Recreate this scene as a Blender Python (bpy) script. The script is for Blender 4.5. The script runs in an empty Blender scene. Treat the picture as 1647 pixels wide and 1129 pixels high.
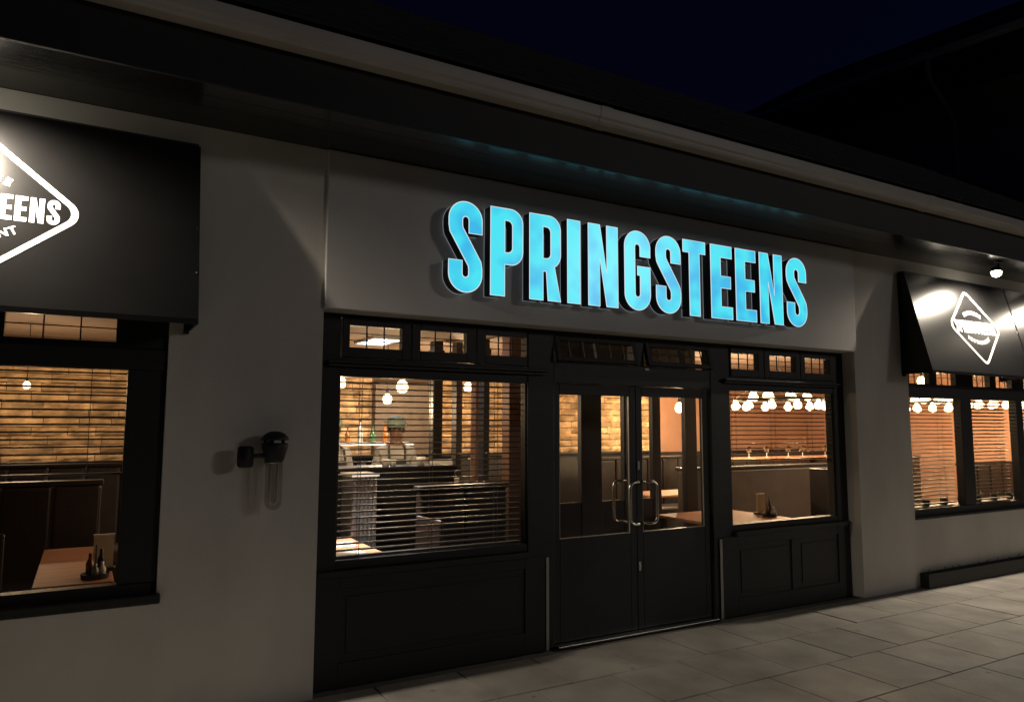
import bpy, bmesh, math, random
from mathutils import Vector, Matrix, Euler
random.seed(7)
SC = bpy.context.scene
COL = SC.collection
R = math.radians

# ------------------------------------------------------------------ camera
CAM = Vector((0.0, -4.72, 1.70))
PW, PH, PF = 1647.0, 1129.0, 1178.79            # photograph size and focal length in its pixels
YAW, PITCH, ROLL = 0.524755, 0.100112, 0.0031067
FW = Vector((math.sin(YAW)*math.cos(PITCH), math.cos(YAW)*math.cos(PITCH), math.sin(PITCH)))
_r = Vector((math.cos(YAW), -math.sin(YAW), 0)); _u = _r.cross(FW)
RT = math.cos(ROLL)*_r + math.sin(ROLL)*_u
UP = -math.sin(ROLL)*_r + math.cos(ROLL)*_u
cd = bpy.data.cameras.new('camera'); cam = bpy.data.objects.new('camera', cd); COL.objects.link(cam)
cd.sensor_fit = 'HORIZONTAL'; cd.sensor_width = 36; cd.lens = PF*36/PW; cd.clip_start = .05; cd.clip_end = 2000
cam.matrix_world = Matrix(((RT.x, UP.x, -FW.x, CAM.x), (RT.y, UP.y, -FW.y, CAM.y), (RT.z, UP.z, -FW.z, CAM.z), (0, 0, 0, 1)))
SC.camera = cam
def at(u, v, Y):
    """point of the world plane y = Y seen at photograph pixel (u, v)"""
    d = FW + RT*((u-PW/2)/PF) - UP*((v-PH/2)/PF)
    return CAM + d*((Y-CAM.y)/d.y)

# ------------------------------------------------------------------ world, sun (a distant street light at night), exposure
SUN_AZ, SUN_EL = 38.0, 12.5                     # to the right of the facade normal, height
wd = bpy.data.worlds.new('World'); SC.world = wd; wd.use_nodes = True
nt = wd.node_tree; bg = nt.nodes['Background']
sky = nt.nodes.new('ShaderNodeTexSky'); sky.sky_type = 'NISHITA'; sky.sun_disc = False
sky.sun_elevation = R(-3.45); sky.ozone_density = 4.0; sky.dust_density = 2.0; sky.sun_rotation = R(180-SUN_AZ)
nt.links.new(sky.outputs[0], bg.inputs[0]); bg.inputs[1].default_value = 0.15
sd = bpy.data.lights.new('sun', 'SUN'); sun = bpy.data.objects.new('sun', sd); COL.objects.link(sun)
sd.energy = 0.125; sd.angle = R(7); sd.color = (1.0, .925, .83)
_d = Vector((-math.sin(R(SUN_AZ))*math.cos(R(SUN_EL)), math.cos(R(SUN_AZ))*math.cos(R(SUN_EL)), -math.sin(R(SUN_EL))))
sun.rotation_euler = _d.to_track_quat('-Z', 'Y').to_euler()
SC.view_settings.view_transform = 'Standard'; SC.view_settings.look = 'None'
SC.view_settings.exposure = 0; SC.view_settings.gamma = 1
SC.render.engine = 'CYCLES'
SC.cycles.use_denoising = True; SC.cycles.max_bounces = 6; SC.cycles.transparent_max_bounces = 24
SC.cycles.sample_clamp_indirect = 4.0; SC.cycles.caustics_reflective = False; SC.cycles.caustics_refractive = False

# ------------------------------------------------------------------ materials
def lin(c): return tuple((x/12.92 if x <= .04045 else ((x+.055)/1.055)**2.4) for x in c)
MATS = {}
def mat(name, col, rough=.5, metal=0., var=0., scale=6., bump=0., bscale=40., rnd=0., emit=None, es=0., stretch=None, coat=0., world=False):
    if name in MATS: return MATS[name]
    m = bpy.data.materials.new(name); m.use_nodes = True; N = m.node_tree; b = N.nodes['Principled BSDF']
    b.inputs['Base Color'].default_value = (*col, 1); b.inputs['Roughness'].default_value = rough
    b.inputs['Metallic'].default_value = metal
    if coat: b.inputs['Coat Weight'].default_value = coat; b.inputs['Coat Roughness'].default_value = .1
    tc = N.nodes.new('ShaderNodeTexCoord'); src = tc.outputs['Object']
    if world: src = N.nodes.new('ShaderNodeNewGeometry').outputs['Position']
    if stretch:
        mp = N.nodes.new('ShaderNodeMapping'); mp.inputs['Scale'].default_value = stretch
        N.links.new(src, mp.inputs[0]); src = mp.outputs[0]
    cur = None
    if var:
        n = N.nodes.new('ShaderNodeTexNoise'); n.inputs['Scale'].default_value = scale; n.inputs['Detail'].default_value = 6
        N.links.new(src, n.inputs['Vector'])
        rp = N.nodes.new('ShaderNodeMapRange'); rp.inputs[1].default_value = .3; rp.inputs[2].default_value = .7
        rp.inputs[3].default_value = 1-var; rp.inputs[4].default_value = 1+var
        N.links.new(n.outputs[0], rp.inputs[0]); cur = rp.outputs[0]
    if rnd:
        oi = N.nodes.new('ShaderNodeObjectInfo'); r2 = N.nodes.new('ShaderNodeMapRange')
        r2.inputs[3].default_value = 1-rnd; r2.inputs[4].default_value = 1+rnd
        N.links.new(oi.outputs['Random'], r2.inputs[0])
        if cur:
            mu = N.nodes.new('ShaderNodeMath'); mu.operation = 'MULTIPLY'; N.links.new(cur, mu.inputs[0]); N.links.new(r2.outputs[0], mu.inputs[1]); cur = mu.outputs[0]
        else: cur = r2.outputs[0]
    if cur:
        vm = N.nodes.new('ShaderNodeVectorMath'); vm.operation = 'SCALE'; vm.inputs[0].default_value = col
        N.links.new(cur, vm.inputs['Scale']); N.links.new(vm.outputs[0], b.inputs['Base Color'])
    if bump:
        n2 = N.nodes.new('ShaderNodeTexNoise'); n2.inputs['Scale'].default_value = bscale; n2.inputs['Detail'].default_value = 8
        N.links.new(src, n2.inputs['Vector'])
        bp = N.nodes.new('ShaderNodeBump'); bp.inputs['Strength'].default_value = bump; bp.inputs['Distance'].default_value = .01
        N.links.new(n2.outputs[0], bp.inputs['Height']); N.links.new(bp.outputs[0], b.inputs['Normal'])
        if var:
            rr = N.nodes.new('ShaderNodeMapRange'); rr.inputs[3].default_value = max(0, rough-.12); rr.inputs[4].default_value = min(1, rough+.12)
            N.links.new(n2.outputs[0], rr.inputs[0]); N.links.new(rr.outputs[0], b.inputs['Roughness'])
    if emit:
        b.inputs['Emission Color'].default_value = (*emit, 1); b.inputs['Emission Strength'].default_value = es
    MATS[name] = m; return m
def glass_mat(name, tint=(1, 1, 1), ior=1.45, rough=.015):
    m = bpy.data.materials.new(name); m.use_nodes = True; N = m.node_tree; N.nodes.clear()
    o = N.nodes.new('ShaderNodeOutputMaterial'); mx = N.nodes.new('ShaderNodeMixShader')
    t = N.nodes.new('ShaderNodeBsdfTransparent'); t.inputs[0].default_value = (*tint, 1)
    g = N.nodes.new('ShaderNodeBsdfGlossy'); g.inputs['Roughness'].default_value = rough
    lw = N.nodes.new('ShaderNodeLayerWeight'); lw.inputs[0].default_value = .5
    pw = N.nodes.new('ShaderNodeMath'); pw.operation = 'POWER'; pw.inputs[1].default_value = 5; N.links.new(lw.outputs['Facing'], pw.inputs[0])
    f = N.nodes.new('ShaderNodeMapRange'); f.inputs[3].default_value = ((ior-1)/(ior+1))**2*.6; f.inputs[4].default_value = .8; N.links.new(pw.outputs[0], f.inputs[0])
    N.links.new(f.outputs[0], mx.inputs[0]); N.links.new(t.outputs[0], mx.inputs[1]); N.links.new(g.outputs[0], mx.inputs[2])
    N.links.new(mx.outputs[0], o.inputs[0]); MATS[name] = m; return m
def emit_mat(name, col, s):
    m = bpy.data.materials.new(name); m.use_nodes = True; N = m.node_tree; N.nodes.clear()
    o = N.nodes.new('ShaderNodeOutputMaterial'); e = N.nodes.new('ShaderNodeEmission')
    e.inputs[0].default_value = (*col, 1); e.inputs[1].default_value = s; N.links.new(e.outputs[0], o.inputs[0]); MATS[name] = m; return m

PLASTER = mat('plaster', (.64, .615, .57), .85, var=.12, scale=1.1, bump=.16, bscale=48, stretch=(1.6, 1, .7))
PANELP = mat('sign_panel_paint', (.64, .625, .61), .6, var=.07, scale=1.2, bump=.08, bscale=60)
TIMBER = mat('dark_timber', (.0085, .0075, .007), .52, var=.25, scale=5, bump=.15, bscale=30, stretch=(1, 1, 6))
TIMBERX = mat('dark_timber_rail', (.0085, .0075, .007), .52, var=.25, scale=5, bump=.15, bscale=30, stretch=(.5, 1, 6))
SOFFIT = mat('soffit_board', (.018, .0175, .018), .16, var=.15, scale=3, bump=.10, bscale=14, stretch=(.6, 6, 1))
SOFFIT.node_tree.nodes['Principled BSDF'].inputs['IOR'].default_value = 1.7
BLACKP = mat('black_paint', (.012, .012, .013), .6, var=.2, scale=4)
GUTTER = mat('gutter_plastic', (.54, .51, .47), .45, var=.08, scale=2)
ROOF = mat('roof_tile', (.03, .028, .027), .85, var=.3, scale=5, bump=.6, bscale=9)
GLASS = glass_mat('pane_glass', (.93, .94, .94))
DGLASS = mat('lantern_glass', (.92, .92, .90), .03)
DGLASS.node_tree.nodes['Principled BSDF'].inputs['Transmission Weight'].default_value = 1.0
LGLASS = glass_mat('lantern_tube_glass', (.78, .76, .74), 2.2, .06)
STEEL = mat('brushed_steel', (.62, .60, .57), .26, 1., var=.1, scale=30)
STRIP = mat('corner_strip', (.42, .40, .36), .4, .3, var=.1, scale=8)
VINYL = mat('awning_vinyl', (.007, .0068, .007), .27, var=.15, scale=3)
PRINT = mat('white_print', (.82, .82, .82), .5)
SLAB = mat('paving_slab', (.275, .255, .228), .8, var=.24, scale=2.6, bump=.45, bscale=60, rnd=.06, world=True)
def spots(m):                                                        # old gum and drips trodden into the slabs
    N = m.node_tree; b = N.nodes['Principled BSDF']; src = b.inputs['Base Color'].links[0].from_socket
    g = N.nodes.new('ShaderNodeNewGeometry'); v = N.nodes.new('ShaderNodeTexVoronoi'); v.inputs['Scale'].default_value = 3.2; N.links.new(g.outputs['Position'], v.inputs['Vector'])
    r = N.nodes.new('ShaderNodeMapRange'); r.inputs[1].default_value = .05; r.inputs[2].default_value = .085; r.inputs[3].default_value = .62; r.inputs[4].default_value = 1
    N.links.new(v.outputs['Distance'], r.inputs[0])
    n = N.nodes.new('ShaderNodeTexNoise'); n.inputs['Scale'].default_value = .9; n.inputs['Detail'].default_value = 5; N.links.new(g.outputs['Position'], n.inputs['Vector'])
    r2 = N.nodes.new('ShaderNodeMapRange'); r2.inputs[1].default_value = .35; r2.inputs[2].default_value = .62; r2.inputs[3].default_value = .84; r2.inputs[4].default_value = 1.06; N.links.new(n.outputs[0], r2.inputs[0])
    mu = N.nodes.new('ShaderNodeMath'); mu.operation = 'MULTIPLY'; N.links.new(r.outputs[0], mu.inputs[0]); N.links.new(r2.outputs[0], mu.inputs[1])
    vm = N.nodes.new('ShaderNodeVectorMath'); vm.operation = 'SCALE'; N.links.new(src, vm.inputs[0]); N.links.new(mu.outputs[0], vm.inputs['Scale']); N.links.new(vm.outputs[0], b.inputs['Base Color'])
spots(SLAB)
JOINT = mat('joint_sand', (.12, .11, .10), .95, var=.2, scale=20)
ASPH = mat('asphalt', (.05, .05, .05), .9, var=.2, scale=9, bump=.4, bscale=90)
LED = None
def led_mat():
    m = bpy.data.materials.new('lit_acrylic'); m.use_nodes = True; N = m.node_tree; b = N.nodes['Principled BSDF']
    b.inputs['Base Color'].default_value = (.02, .06, .08, 1); b.inputs['Roughness'].default_value = .22
    g = N.nodes.new('ShaderNodeNewGeometry'); n = N.nodes.new('ShaderNodeTexNoise'); n.inputs['Scale'].default_value = 4.6; n.inputs['Detail'].default_value = 1.5
    N.links.new(g.outputs['Position'], n.inputs['Vector'])
    cr = N.nodes.new('ShaderNodeValToRGB'); e = cr.color_ramp.elements
    e[0].position = .33; e[0].color = (.04, .45, .76, 1); e[1].position = .58; e[1].color = (.062, .72, .84, 1)
    N.links.new(n.outputs[0], cr.inputs[0]); N.links.new(cr.outputs[0], b.inputs['Emission Color']); b.inputs['Emission Strength'].default_value = 1.06
    return m
LED = led_mat()
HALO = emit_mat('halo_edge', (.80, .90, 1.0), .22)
RIM = emit_mat('lit_rim', (.78, .93, 1.0), .85)
RETURN = mat('letter_return', (.008, .009, .012), .35)
BULB = emit_mat('warm_bulb', (1.0, .72, .36), 14)
BULBW = emit_mat('flood_bulb', (1.0, .90, .72), 30)
COOLB = emit_mat('cool_tube', (.85, .93, 1.0), 6)
SLATM = mat('blind_slat', (.15, .138, .125), .5, var=.12, scale=4, stretch=(.3, 4, 1))
CORD = mat('blind_cord', (.20, .18, .16), .8)
BRICK = mat('split_stone', (.50, .33, .17), .85, var=.45, scale=7, bump=1.0, bscale=16, rnd=.30, world=True)
MORTAR = mat('stone_backing', (.10, .06, .035), .9)
TERRA = mat('terracotta_paint', (.40, .205, .125), .8, var=.1, scale=2.5, bump=.15, bscale=30)
BROWNW = mat('brown_panel', (.12, .085, .06), .5, var=.2, scale=4, stretch=(4, 1, .5))
CORR = mat('corrugated_metal', (.42, .43, .45), .35, .8, var=.15, scale=5)
DARKMET = mat('dark_corrugated', (.05, .054, .066), .35, .6, var=.2, scale=5)
CEILM = mat('ceiling_paint', (.24, .17, .125), .8, var=.1)
FLOORM = mat('floor_boards', (.05, .032, .022), .4, var=.3, scale=3, stretch=(.5, 6, 1))
LEATHER = mat('brown_leather', (.022, .013, .010), .4, var=.2, scale=6, bump=.2, bscale=50)
PLUM = mat('plum_leather', (.055, .038, .036), .45, var=.2, scale=6, bump=.2, bscale=40)
WOODTOP = mat('orange_wood', (.50, .215, .105), .62, var=.2, scale=4, stretch=(.6, 5, 1))
DARKWOOD = mat('dark_wood', (.014, .009, .007), .5, var=.2, scale=5)
COPPER = mat('copper_paint', (.17, .075, .038), .5, var=.25, scale=4)
PAPER = mat('white_paper', (.8, .79, .76), .7)
CREAM = mat('cream_card', (.62, .52, .38), .7)
CERAM = mat('white_ceramic', (.8, .8, .78), .25)
CLOTHW = mat('white_shirt', (.60, .58, .55), .85, var=.15, scale=9, bump=.5, bscale=14)
CAPM = mat('cap_cloth', (.25, .33, .29), .85, var=.08, scale=20)
SKINM = mat('skin', (.27, .15, .10), .55, var=.12, scale=14)
APRON = mat('apron_cloth', (.07, .06, .05), .85)
TROUS = mat('dark_trousers', (.03, .03, .035), .9)
HAIR = mat('dark_hair', (.02, .014, .01), .6)
BOTTLE = [mat('bottle_green', (.03, .09, .04), .12, coat=.6), mat('bottle_amber', (.22, .08, .015), .12, coat=.6), mat('bottle_clear', (.35, .36, .36), .12, coat=.6)]
LEAF = mat('leaf', (.03, .045, .02), .6, var=.3, scale=20)
SOIL = mat('soil', (.02, .016, .012), .95)

# ------------------------------------------------------------------ builders
def obj(name, bm, m, parent=None, bevel=0., smooth=False, loc=None):
    me = bpy.data.meshes.new(name); bm.normal_update(); bm.to_mesh(me); bm.free()
    if m: me.materials.append(m)
    return link(name, me, parent, bevel, smooth, loc)
def link(name, me, parent=None, bevel=0., smooth=False, loc=None):
    o = bpy.data.objects.new(name, me); COL.objects.link(o)
    if parent: o.parent = parent
    if loc is not None: o.location = loc
    if smooth:
        for p in me.polygons: p.use_smooth = True
    if bevel:
        b = o.modifiers.new('bevel', 'BEVEL'); b.width = bevel; b.segments = 2; b.limit_method = 'ANGLE'
    return o
def bx(bm, x0, x1, y0, y1, z0, z1):
    v = [bm.verts.new(p) for p in ((x0, y0, z0), (x1, y0, z0), (x1, y1, z0), (x0, y1, z0), (x0, y0, z1), (x1, y0, z1), (x1, y1, z1), (x0, y1, z1))]
    for f in ((3, 2, 1, 0), (4, 5, 6, 7), (0, 1, 5, 4), (1, 2, 6, 5), (2, 3, 7, 6), (3, 0, 4, 7)): bm.faces.new([v[i] for i in f])
    return bm
def box(*a): return bx(bmesh.new(), *a)
def boxes(L):
    bm = bmesh.new()
    for a in L: bx(bm, *a)
    return bm
def tube(bm, pts, r, seg=10, closed=False, caps=True):
    pts = [Vector(p) for p in pts]; n = len(pts); rings = []; nrm = None
    for i, p in enumerate(pts):
        a = pts[(i-1) % n] if (i or closed) else p; b = pts[(i+1) % n] if (i < n-1 or closed) else p
        t = (b-a).normalized()
        if nrm is None: nrm = t.orthogonal().normalized()
        nrm = (nrm - t*nrm.dot(t)).normalized(); bi = t.cross(nrm)
        rr = r[i] if isinstance(r, (list, tuple)) else r
        rings.append([bm.verts.new(p + (nrm*math.cos(k*2*math.pi/seg) + bi*math.sin(k*2*math.pi/seg))*rr) for k in range(seg)])
    m = n if closed else n-1
    for i in range(m):
        A, B = rings[i], rings[(i+1) % n]
        for k in range(seg): bm.faces.new((A[k], A[(k+1) % seg], B[(k+1) % seg], B[k]))
    if caps and not closed: bm.faces.new(rings[0][::-1]); bm.faces.new(rings[-1])
    return bm
def lathe(bm, prof, c=(0, 0, 0), seg=20):
    c = Vector(c); rings = []
    for r, z in prof:
        rings.append([bm.verts.new(c+Vector((r*math.cos(k*2*math.pi/seg), r*math.sin(k*2*math.pi/seg), z))) for k in range(seg)] if r > 1e-5 else [bm.verts.new(c+Vector((0, 0, z)))])
    for A, B in zip(rings, rings[1:]):
        if len(A) == 1 and len(B) == 1: continue
        for k in range(seg):
            j = (k+1) % seg
            if len(A) == 1: bm.faces.new((A[0], B[j], B[k]))
            elif len(B) == 1: bm.faces.new((A[k], A[j], B[0]))
            else: bm.faces.new((A[k], A[j], B[j], B[k]))
    bmesh.ops.recalc_face_normals(bm, faces=bm.faces)
    return bm
def prism(bm, poly, f0, f1):
    """poly: list of 2D points; f0/f1 map (a,b) to the two end positions"""
    A = [bm.verts.new(f0(*p)) for p in poly]; B = [bm.verts.new(f1(*p)) for p in poly]; n = len(poly)
    bm.faces.new(A[::-1]); bm.faces.new(B)
    for i in range(n): bm.faces.new((A[i], A[(i+1) % n], B[(i+1) % n], B[i]))
    bmesh.ops.recalc_face_normals(bm, faces=bm.faces); return bm
def tag(o, label=None, cat=None, group=None, kind=None):
    if label: o['label'] = label
    if cat: o['category'] = cat
    if group: o['group'] = group
    if kind: o['kind'] = kind
    return o
def thing(name, label, cat, loc=(0, 0, 0), rz=0., group=None):
    o = bpy.data.objects.new(name, None); COL.objects.link(o); o.location = loc; o.rotation_euler = (0, 0, rz); o.empty_display_size = .1
    return tag(o, label, cat, group)
def struct(name, bm, m, parent=None, **k): return tag(obj(name, bm, m, parent, **k), kind='structure')
def point_light(parent, loc, w, col=(1.0, .69, .40), r=.04, name='bulb_light'):
    d = bpy.data.lights.new(name, 'POINT'); d.energy = w; d.color = col; d.shadow_soft_size = r
    o = bpy.data.objects.new(name, d); COL.objects.link(o); o.parent = parent; o.location = loc; return o

# ------------------------------------------------------------------ ground
bm = bmesh.new(); bx(bm, -300, 300, -300, 60, -.30, -.06); ground = struct('ground', bm, ASPH)
pav = struct('pavement', box(-5, 15, -6.6, .30, -.058, -.012), JOINT)
PX, PY, GAP = .596, .574, .0055
def slab_mesh(w, d, name):
    b = box(0, w, -d, 0, -.034, 0); bmesh.ops.bevel(b, geom=[e for e in b.edges if all(v.co.z > -.01 for v in e.verts)], offset=.005, segments=1, affect='EDGES')
    me = bpy.data.meshes.new(name); b.to_mesh(me); b.free(); me.materials.append(SLAB); return me
SM = slab_mesh(PX-GAP, PY-GAP, 'paving_slab')
rows = 9
for j in range(rows):
    y1 = .02 - j*PY
    for i in range(31):
        x0 = -3.35 + i*PX - (.298 if j % 2 == 0 else 0)
        if not (-3.2 < x0 < 14.2): continue
        if j > 4 and (x0 > 9): continue
        o = link('paving_slab', SM, pav); o.location = (x0, y1, .002 + random.uniform(-.0022, .0022))
        o.rotation_euler = (R(random.uniform(-.12, .12)), R(random.uniform(-.12, .12)), R(random.uniform(-.08, .08)))

# ------------------------------------------------------------------ building shell
B = thing('restaurant_building', 'low rendered restaurant building with dark timber shopfront and tiled roof', 'building')
ZT = 3.52
w = bmesh.new()
for a in ((-6, -2.6, 0, ZT), (-2.6, .40, 0, .70), (-2.6, .40, 2.50, ZT), (.40, 1.31, 0, ZT), (1.31, 6.79, 2.45, ZT), (6.79, 7.70, 0, ZT), (7.70, 12.3, 0, .70), (7.70, 12.3, 2.50, ZT), (12.3, 13.2, 0, ZT)):
    bx(w, a[0], a[1], 0, .30, a[2], a[3])
bmesh.ops.remove_doubles(w, verts=w.verts, dist=1e-5)
obj('wall', w, PLASTER, B)
obj('sign_panel', box(1.308, 6.790, -.030, -.0005, 2.452, ZT-.002), PANELP, B, bevel=.006)
# eaves: soffit boards, fascia, gutter, roof
nb = 4
for i in range(nb):
    y0 = -.620 + i*.620/nb
    obj('soffit_board', box(-6, 13, y0+.0015, y0+.620/nb-.0015, ZT+.001+random.uniform(0, .0015), ZT+.02), SOFFIT, B)
obj('fascia_board', box(-6, 13, -.645, -.6205, ZT-.004, 3.93), BLACKP, B, bevel=.004)
g = bmesh.new(); prof = [(-.648, 3.93), (-.648, 3.80), (-.735, 3.80), (-.745, 3.815), (-.745, 3.835), (-.765, 3.845), (-.772, 3.90), (-.772, 3.915), (-.755, 3.915), (-.75, 3.85), (-.66, 3.84), (-.66, 3.93)]
prism(g, prof, lambda a, b: (-6, a, b), lambda a, b: (13, a, b)); gut = obj('gutter', g, GUTTER, B)
for xx in (-.9, 3.05, 7.0, 10.9):
    obj('gutter_joint', prism(bmesh.new(), [(-.647, 3.796), (-.737, 3.796), (-.7485, 3.812), (-.7485, 3.833), (-.7685, 3.843), (-.7755, 3.90), (-.7755, 3.918), (-.647, 3.935)], lambda a, b: (xx-.05, a, b), lambda a, b: (xx+.05, a, b)), GUTTER, gut)
tp = math.tan(R(35)); r = bmesh.new()
for k in range(12):                                                   # courses of tile, each lapped over the one below
    ya, yb = -.73 + k*.26, -.73 + (k+1)*.26 + .03
    za, zb = 3.955 + (ya+.73)*tp, 3.955 + (yb+.73)*tp
    prism(r, [(ya, za+.012), (ya, za+.035), (yb, zb+.015), (yb, zb)], lambda a, b: (-6.2, a, b), lambda a, b: (14.5, a, b))
rf = obj('roof', r, ROOF, B)
obj('ridge_tile', prism(bmesh.new(), [(2.30, 6.06), (2.42, 6.16), (2.54, 6.06)], lambda a, b: (-6.2, a, b), lambda a, b: (14.5, a, b)), ROOF, rf)
obj('rear_slope', prism(bmesh.new(), [(2.43, 6.10), (7.0, 2.9), (7.0, 2.8), (2.43, 6.0)], lambda a, b: (-6.2, a, b), lambda a, b: (14.5, a, b)), ROOF, rf)

# ------------------------------------------------------------------ shopfront joinery
S = .14
MX = 4.05
def mir(L): return [(2*MX-b, 2*MX-a) for a, b in L]
posts = [(1.312, 1.472), (2.958, 3.20)]
for a, b in posts + mir(posts): obj('shopfront_post', box(a, b, S, S+.11, .0, 2.449), TIMBER, B, bevel=.005)
sashes = [(1.53, 1.91), (2.05, 2.42), (2.58, 2.94)]
GZ0, GZ1 = 2.222, 2.372
for side in (0, 1):
    a0, a1 = (1.473, 2.957) if side == 0 else (2*MX-2.957, 2*MX-1.473)
    obj('head_rail', box(a0, a1, S+.004, S+.10, 2.425, 2.449), TIMBERX, B, bevel=.003)
    cor = boxes([(a0-.10, a1+.16 if side == 0 else a1+.05, S-.055, S+.10, 2.108, 2.128), (a0-.09, a1+.14 if side == 0 else a1+.04, S-.03, S+.10, 2.085, 2.1075)])
    obj('cornice_ledge', cor, TIMBERX, B, bevel=.004)
    obj('transom_rail', box(a0, a1, S+.002, S+.10, 2.1285, 2.150), TIMBERX, B)
    L = sashes if side == 0 else mir(sashes)[::-1]
    edges = [a0+.004] + [(L[i][1]+L[i+1][0])/2 for i in range(2)] + [a1-.004]
    for i, (g0, g1) in enumerate(L):
        e0, e1 = edges[i]+.004, edges[i+1]-.004
        f = boxes([(e0, g0, S-.012, S+.05, 2.153, 2.422), (g1, e1, S-.012, S+.05, 2.153, 2.422), (g0, g1, S-.012, S+.05, 2.153, GZ0), (g0, g1, S-.012, S+.05, GZ1, 2.422)])
        sa = obj('transom_sash', f, TIMBER, B, bevel=.003)
        obj('pane', box(g0-.004, g1+.004, S+.018, S+.022, GZ0-.004, GZ1+.004), GLASS, sa)
        for k in (1, 2):
            xx = g0+(g1-g0)*k/3; obj('lead_bar', box(xx-.004, xx+.004, S+.008, S+.016, GZ0, GZ1), BLACKP, sa)
            zz = GZ0+(GZ1-GZ0)*k/3; obj('lead_bar', box(g0, g1, S+.0085, S+.0155, zz-.003, zz+.003), BLACKP, sa)
    # display window
    f = boxes([(a0, a1, S+.006, S+.10, 2.022, 2.0845), (a0, a1, S+.006, S+.10, .745, .800), (a0, a0+.012, S+.02, S+.09, .80, 2.022), (a1-.012, a1, S+.02, S+.09, .80, 2.022)])
    dw = obj('display_window', f, TIMBERX, B, bevel=.004)
    obj('pane', box(a0+.004, a1-.004, S+.05, S+.056, .796, 2.026), GLASS, dw)
    obj('sill', box(a0-.13 if side == 0 else a0+.001, a1-.001 if side == 0 else a1+.13, S-.045, S+.05, .700, .7445), TIMBERX, dw, bevel=.006)
    # stall riser with two recessed panels
    mid = (a0+a1)/2
    if side == 1: mid = 5.95
    p0, p1 = (a0-.155, a1+.155) if side == 0 else (a0-.155, a1+.155)
    p0 = max(p0, 1.3115); p1 = min(p1, 6.7885)
    f = boxes([(p0, a0+.03, S-.012, S+.0, .0, .6995), (a1-.03, p1, S-.012, S+.0, .0, .6995), (a0+.03, a1-.03, S-.012, S, .62, .6995), (a0+.03, a1-.03, S-.012, S, .0, .15)] + ([(mid-.05, mid+.05, S-.012, S, .15, .62)] if side else []))
    sr = obj('stall_riser', f, TIMBER, B, bevel=.003)
    obj('backing', box(p0+.17, p1-.17, S+.0003, S+.08, .0, .7445-.046), TIMBER, sr)
    for q0, q1 in (((a0+.03, mid-.05), (mid+.05, a1-.03)) if side else ((a0+.03, a1-.03),)):
        obj('panel', box(q0+.05, q1-.05, S-.006, S, .20, .57), TIMBERX, sr, bevel=.004)
# pale corner guards beside the doors
for xx in (3.112, 4.955): obj('corner_guard', box(xx, xx+.024, S-.020, S-.0125, .0, .688), STRIP, B)
# door bay: beam, two top-hung lights propped open, doors
obj('door_head', boxes([(3.201, 4.899, S+.004, S+.11, 2.03, 2.20), (3.201, 4.899, S+.004, S+.11, 2.41, 2.449), (4.03, 4.13, S+.006, S+.11, 2.20, 2.41)]), TIMBERX, B, bevel=.004)
obj('latch_plate', box(4.135, 4.175, S-.004, S+.004, 2.168, 2.184), CERAM, B)
for x0, x1 in ((3.205, 4.026), (4.134, 4.895)):
    H = .205; wd_ = x1-x0
    f = boxes([(0, .045, 0, .04, -H, 0), (wd_-.045, wd_, 0, .04, -H, 0), (.045, wd_-.045, 0, .04, -.035, 0), (.045, wd_-.045, 0, .04, -H, -H+.035), (wd_/2-.02, wd_/2+.02, .002, .038, -H+.035, -.035)])
    sa = obj('transom_sash', f, TIMBER, B, bevel=.003); sa.location = (x0, S-.005, 2.408); sa.rotation_euler = (R(-15), 0, 0)
    obj('pane', box(.042, wd_-.042, .018, .022, -H+.032, -.032), GLASS, sa)
    for k in (1, 2, 4, 5):
        xx = wd_*k/6; obj('lead_bar', box(xx-.0035, xx+.0035, .008, .015, -H+.035, -.035), BLACKP, sa)
    obj('lead_bar', box(.045, wd_-.045, .0085, .0145, -H/2-.003, -H/2+.003), BLACKP, sa)
    for k in (.35, .65):
        obj('window_stay', tube(bmesh.new(), [(wd_*k, .02, -H+.03), (wd_*k, .10, -H+.06)], .005, 6), STEEL, sa)
def door(x0, x1, hinge_left):
    f = boxes([(x0, x0+.066, S+.03, S+.075, .022, 2.025), (x1-.066, x1, S+.03, S+.075, .022, 2.025), (x0+.066, x1-.066, S+.03, S+.075, 1.942, 2.025), (x0+.066, x1-.066, S+.03, S+.075, .022, .806)])
    d = obj('entrance_door', f, TIMBER, B, bevel=.004)
    obj('pane', box(x0+.062, x1-.062, S+.048, S+.054, .802, 1.946), GLASS, d)
    s = 1 if hinge_left else -1
    bead = boxes([(x0+.066, x1-.066, S+.034, S+.046, .8065, .812), (x0+.0665, x0+.071, S+.034, S+.046, .812, 1.94), (x1-.071, x1-.0665, S+.034, S+.046, .812, 1.94)])
    obj('glazing_bead', bead, STRIP, d)
    return d
dL = door(3.205, 4.045, True); dR = door(4.049, 4.889, False)
tag(dL, 'left leaf of the dark double entrance door'); tag(dR, 'right leaf of the dark double entrance door')
def pull(parent, xm, xo, inside=False):
    pts = []; z0, z1, y0, y1, rr = .885, 1.228, S+.028, S-.055, .05
    if inside: y0, y1 = S+.077, S+.16
    s = 1 if xo > xm else -1
    e = .02 if not inside else -.02
    pts.append((xm, y0, z1)); pts.append((xm, y1+e, z1)); pts.append((xm-s*-.012, y1, z1))
    for k in range(7):
        a = k/6*math.pi/2; pts.append((xo - s*rr + s*rr*math.sin(a), y1, z1-rr+rr*math.cos(a)))
    for k in range(7):
        a = k/6*math.pi/2; pts.append((xo - s*rr + s*rr*math.cos(a), y1, z0+rr-rr*math.sin(a)))
    pts.append((xm+s*.012, y1, z0)); pts.append((xm, y1+e, z0)); pts.append((xm, y0, z0))
    obj('pull_handle', tube(bmesh.new(), pts, .0125, 12), STEEL, parent, smooth=True)
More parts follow.
